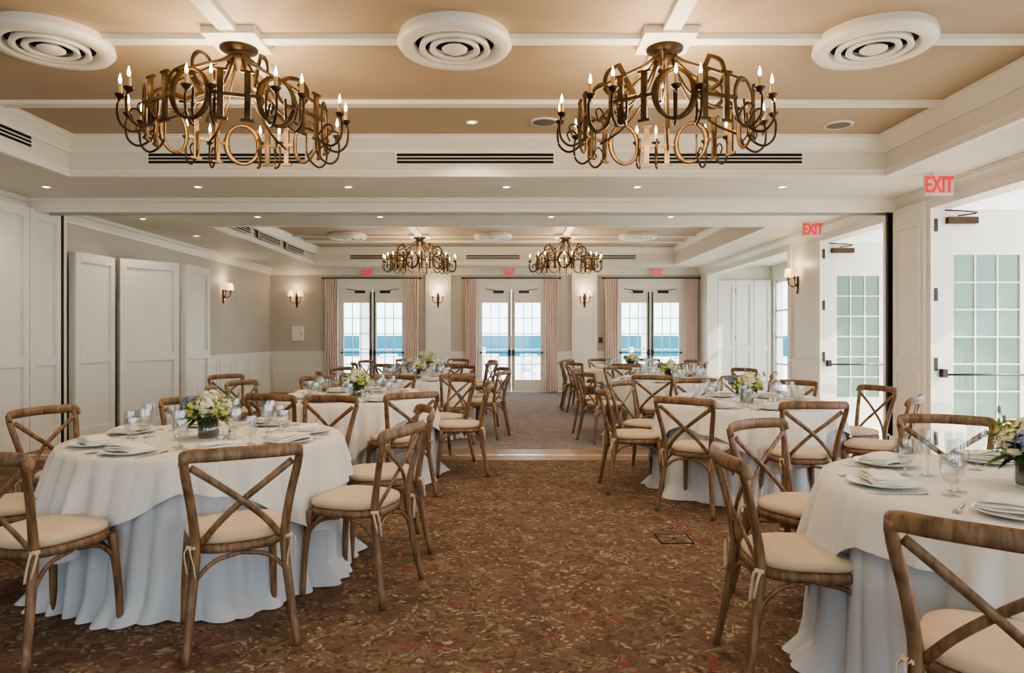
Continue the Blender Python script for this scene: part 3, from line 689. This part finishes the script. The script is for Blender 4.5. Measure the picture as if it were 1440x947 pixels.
def flowers(seed):
    rd = random.Random(seed); b = MB()
    b.lathe([(0, 0.0), (0.055, 0.0), (0.06, 0.005), (0.062, 0.11), (0.058, 0.11), (0.055, 0.012), (0, 0.010)], M_ware, 24)
    b.lathe([(0, 0.012), (0.054, 0.012), (0.056, 0.10), (0, 0.105)], M_leaf, 16)
    blooms = [((0.0, -0.06, 0.175), 0.062, M_fwhite), ((0.085, 0.0, 0.165), 0.058, M_fwhite), ((-0.075, -0.035, 0.16), 0.055, M_fyel), ((-0.03, 0.07, 0.17), 0.06, M_fwhite),
              ((0.04, 0.06, 0.205), 0.05, M_fyel), ((-0.105, 0.04, 0.19), 0.045, M_fblue), ((0.01, 0.0, 0.225), 0.055, M_fwhite), ((0.07, -0.075, 0.15), 0.042, M_fyel)]
    for (c, r, m) in blooms:
        c = Vector(c)*1.0
        b.lathe([(0, -r*0.8), (r*0.6, -r*0.55), (r*0.85, 0), (r*0.6, r*0.55), (0, r*0.8)], M_leaf2 if m is M_fyel else m, 10, tuple(c))
        for k in range(70):
            z = rd.uniform(-0.6, 1); a = rd.uniform(0, 2*pi); q = math.sqrt(1-z*z); n = Vector((q*math.cos(a), q*math.sin(a), z)); p = c+n*r*rd.uniform(0.85, 1.05)
            t = n.orthogonal().normalized(); t.rotate(Matrix.Rotation(rd.uniform(0, 6), 3, n)); w = n.cross(t)
            s = 0.013
            for e in (t, w, -t, -w):
                f = n.cross(e)
                b.af([b.av(p), b.av(p+e*s*0.6+f*s*0.5+n*0.002), b.av(p+e*s*1.2+n*0.005), b.av(p+e*s*0.6-f*s*0.5+n*0.002)], m, True)
    for k in range(64):
        a = rd.uniform(0, 2*pi); L = rd.uniform(0.06, 0.15); up = rd.uniform(-0.06, 0.10); d = Vector((math.cos(a), math.sin(a), 0)); s = Vector((-math.sin(a), math.cos(a), 0))
        p0 = d*0.04+Vector((0, 0, 0.10)); p2 = d*(0.05+L)+Vector((0, 0, 0.12+up)); p1 = (p0+p2)/2+Vector((0, 0, 0.03)); w = rd.uniform(0.016, 0.034)
        m = M_leaf if k % 3 else M_leaf2
        i = [b.av(p0), b.av(p1+s*w), b.av(p1+Vector((0, 0, 0.004))), b.av(p1-s*w), b.av(p2)]
        b.af([i[0], i[1], i[2]], m, True); b.af([i[0], i[2], i[3]], m, True); b.af([i[1], i[4], i[2]], m, True); b.af([i[2], i[4], i[3]], m, True)
    for k in range(14):
        a = rd.uniform(0, 2*pi); d = Vector((math.cos(a), math.sin(a), 0)); L = rd.uniform(0.1, 0.17)
        p = [d*0.02+Vector((0, 0, 0.12)), d*L*0.6+Vector((0, 0, 0.2)), d*L+Vector((0, 0, rd.uniform(0.2, 0.30)))]
        b.sweep(p, [0.002, 0.002, 0.001], [0.002, 0.002, 0.001], M_leaf2, 5, sub=3)
        if k % 2: b.lathe([(0, -0.02), (0.007, -0.008), (0.006, 0.01), (0, 0.02)], M_fblue if k % 4 == 1 else M_leaf2, 6, tuple(p[2]))
    return mk(b, 'flower_centerpiece')
FL = [flowers(s) for s in (1, 2)]

ZTOP = 0.7585
def table(cx, cy, angs, seed, rot, frot=0.0, detail=True, setangs=None, dist=1.02):
    table_mesh(seed, rot).build('round_banquet_table', (cx, cy, 0))
    for A in angs:
        if isinstance(A, tuple): a, d = A
        else: a, d = A, dist
        t = math.radians(a); place_chair(cx+d*math.cos(t), cy+d*math.sin(t), t+pi+random.uniform(-0.05, 0.05))
    for A in (setangs or angs):
        a = A[0] if isinstance(A, tuple) else A
        t = math.radians(a); n = Vector((math.cos(t), math.sin(t), 0)); u = Vector((-math.sin(t), math.cos(t), 0)); c = Vector((cx, cy, ZTOP))
        rz = t+pi/2
        def put(me, nm, r, o, extra=0.0, dz=0.0):
            p = c+n*r+u*o; inst(me, nm, (p.x, p.y, p.z+dz), rz+extra)
        put(PLATE, 'dinner_plate', 0.57, 0); put(NAP, 'folded_napkin', 0.57, 0, random.uniform(-0.2, 0.2))
        put(WINE, 'wine_glass', 0.34, 0.10); 
        put(WATER, 'water_goblet', 0.40, 0.17)
        if detail:
            put(FORK, 'dinner_fork', 0.58, -0.165, pi); put(KNIFE, 'dinner_knife', 0.58, 0.16, pi)
    inst(FL[seed % 2], 'flower_centerpiece', (cx, cy, ZTOP), frot)
    if detail:
        inst(SALT, 'salt_shaker', (cx+0.14, cy-0.16, ZTOP)); inst(SALT, 'pepper_shaker', (cx+0.19, cy-0.13, ZTOP))
table(-1.76, 4.03, [(-60, 1.03), -107, (-148, 0.98), 162, 118, 72, 20, -20], 2, 0.35, 0.3)
table(-1.48, 6.7, [-57, -108, -158, 165, 120, 82, 40, 2], 3, 0.9)
table(-1.25, 9.5, [-60, -110, -160, 155, 110, 65, 20, -20], 4, 0.2, detail=False)
table(-1.45, 12.4, [-67, -112, -157, 158, 113, 68, 23, -22], 6, 0.2, detail=False)
table(2.08, 2.70, [(176, 0.90), (124, 0.98), (70, 1.07), (-131, 1.05), (25, 1.02), (-30, 1.02)], 5, 0.5, 1.2, setangs=[176, 124, 70, -131, 25, -30, -80])
table(2.15, 6.1, [(-131, 0.97), (-88, 0.98), -39, 9, 50, 95, 138, -177], 8, 0.7)
table(2.20, 9.2, [-67, -112, -157, 158, 113, 68, 23, -22], 9, 0.1, detail=False)
table(2.30, 12.5, [-60, -105, -150, -180, 150, 110, 65, 20, -20], 10, 0.4, detail=False)
place_chair(-3.1, 8.0, math.radians(-30))

# ---------------------------------------------------------------- outside
b = MB(); b.box(-60, 60, -30, 46, -0.3, -0.06, M_patio); b.build('ground_patio')
b = MB(); b.box(-3000, 3000, 46, 6000, -1.0, -0.8, M_sea); b.build('sea')
b = MB()
for x in [-6+i*2.6 for i in range(6)]:
    b.box(x-0.07, x+0.07, 24-0.07, 24.07, -0.06, 0.95, M_extw)
b.box(-6, 7, 23.97, 24.03, 0.85, 0.9, M_extw)
b.build('patio_railing')
for x in (-3.95, 3.95):
    b = MB(); b.box(x-0.14, x+0.14, 19.0, 19.28, -0.06, 3.4, M_extw); b.box(x-0.18, x+0.18, 18.96, 19.32, -0.06, 0.2, M_extw); b.box(x-0.18, x+0.18, 18.96, 19.32, 3.2, 3.4, M_extw); b.build('porch_column')
WCH = mk(chair(M_extw, M_cloth2), 'patio_chair')
for x, y, f in ((0.6, 19.2, 3.0), (-0.5, 19.6, 0.2), (3.1, 19.4, 0.5), (-3.4, 19.5, 0.3), (-2.7, 20.4, 3.6)):
    inst(WCH, 'patio_chair', (x, y, -0.06), f)
b = MB()
for y in [y*1.4-2 for y in range(0, 13)]: b.box(8.95, 9.05, y, y+0.1, -0.06, 1.0, M_extw)
for z in (0.15, 0.95): b.box(8.96, 9.04, -2, 15, z, z+0.06, M_extw)
for y in [y*0.14-2 for y in range(0, 120)]: b.box(8.98, 9.02, y, y+0.04, 0.2, 0.95, M_extw)
b.build('terrace_railing')
b = MB(); b.box(XR+0.2, 6.7, -3.2, 10.9, 2.92, 3.05, M_extw); b.box(6.6, 6.8, -3.2, 10.9, 2.85, 3.15, M_extw)
for y in (-3, 1.6, 5.0, 10.7): b.box(6.6, 6.76, y, y+0.16, -0.06, 2.85, M_extw)
b.build('porch_roof')

# ---------------------------------------------------------------- light & world
w = bpy.data.worlds.new('World'); sc.world = w; w.use_nodes = True; nt = w.node_tree
bg = nt.nodes['Background']; tc = nt.nodes.new('ShaderNodeTexCoord'); sx = nt.nodes.new('ShaderNodeSeparateXYZ'); r = nt.nodes.new('ShaderNodeValToRGB')
nt.links.new(tc.outputs['Generated'], sx.inputs[0]); nt.links.new(sx.outputs['Z'], r.inputs['Fac']); nt.links.new(r.outputs['Color'], bg.inputs['Color'])
r.color_ramp.elements[0].position = 0.0; r.color_ramp.elements[0].color = (0.88, 0.94, 1.0, 1)
r.color_ramp.elements[1].position = 0.5; r.color_ramp.elements[1].color = (0.60, 0.76, 1.0, 1)
bg.inputs['Strength'].default_value = 3.0
s = bpy.data.lights.new('sun', 'SUN'); s.energy = 12; s.color = (1, 0.88, 0.70); s.angle = 0.01
so = bpy.data.objects.new('sun', s); COL.objects.link(so); so.rotation_euler = Vector((-1, 0.12, -0.72)).to_track_quat('-Z', 'Y').to_euler()

cam = bpy.data.cameras.new('camera'); co = bpy.data.objects.new('camera', cam); COL.objects.link(co)
co.location = (0, 0, 1.36); co.rotation_euler = (pi/2, 0, 0)
cam.sensor_width = 36; cam.lens = 24; cam.shift_x = 8/1440; cam.shift_y = -1.5/1440; cam.clip_end = 8000; cam.clip_start = 0.05
sc.camera = co
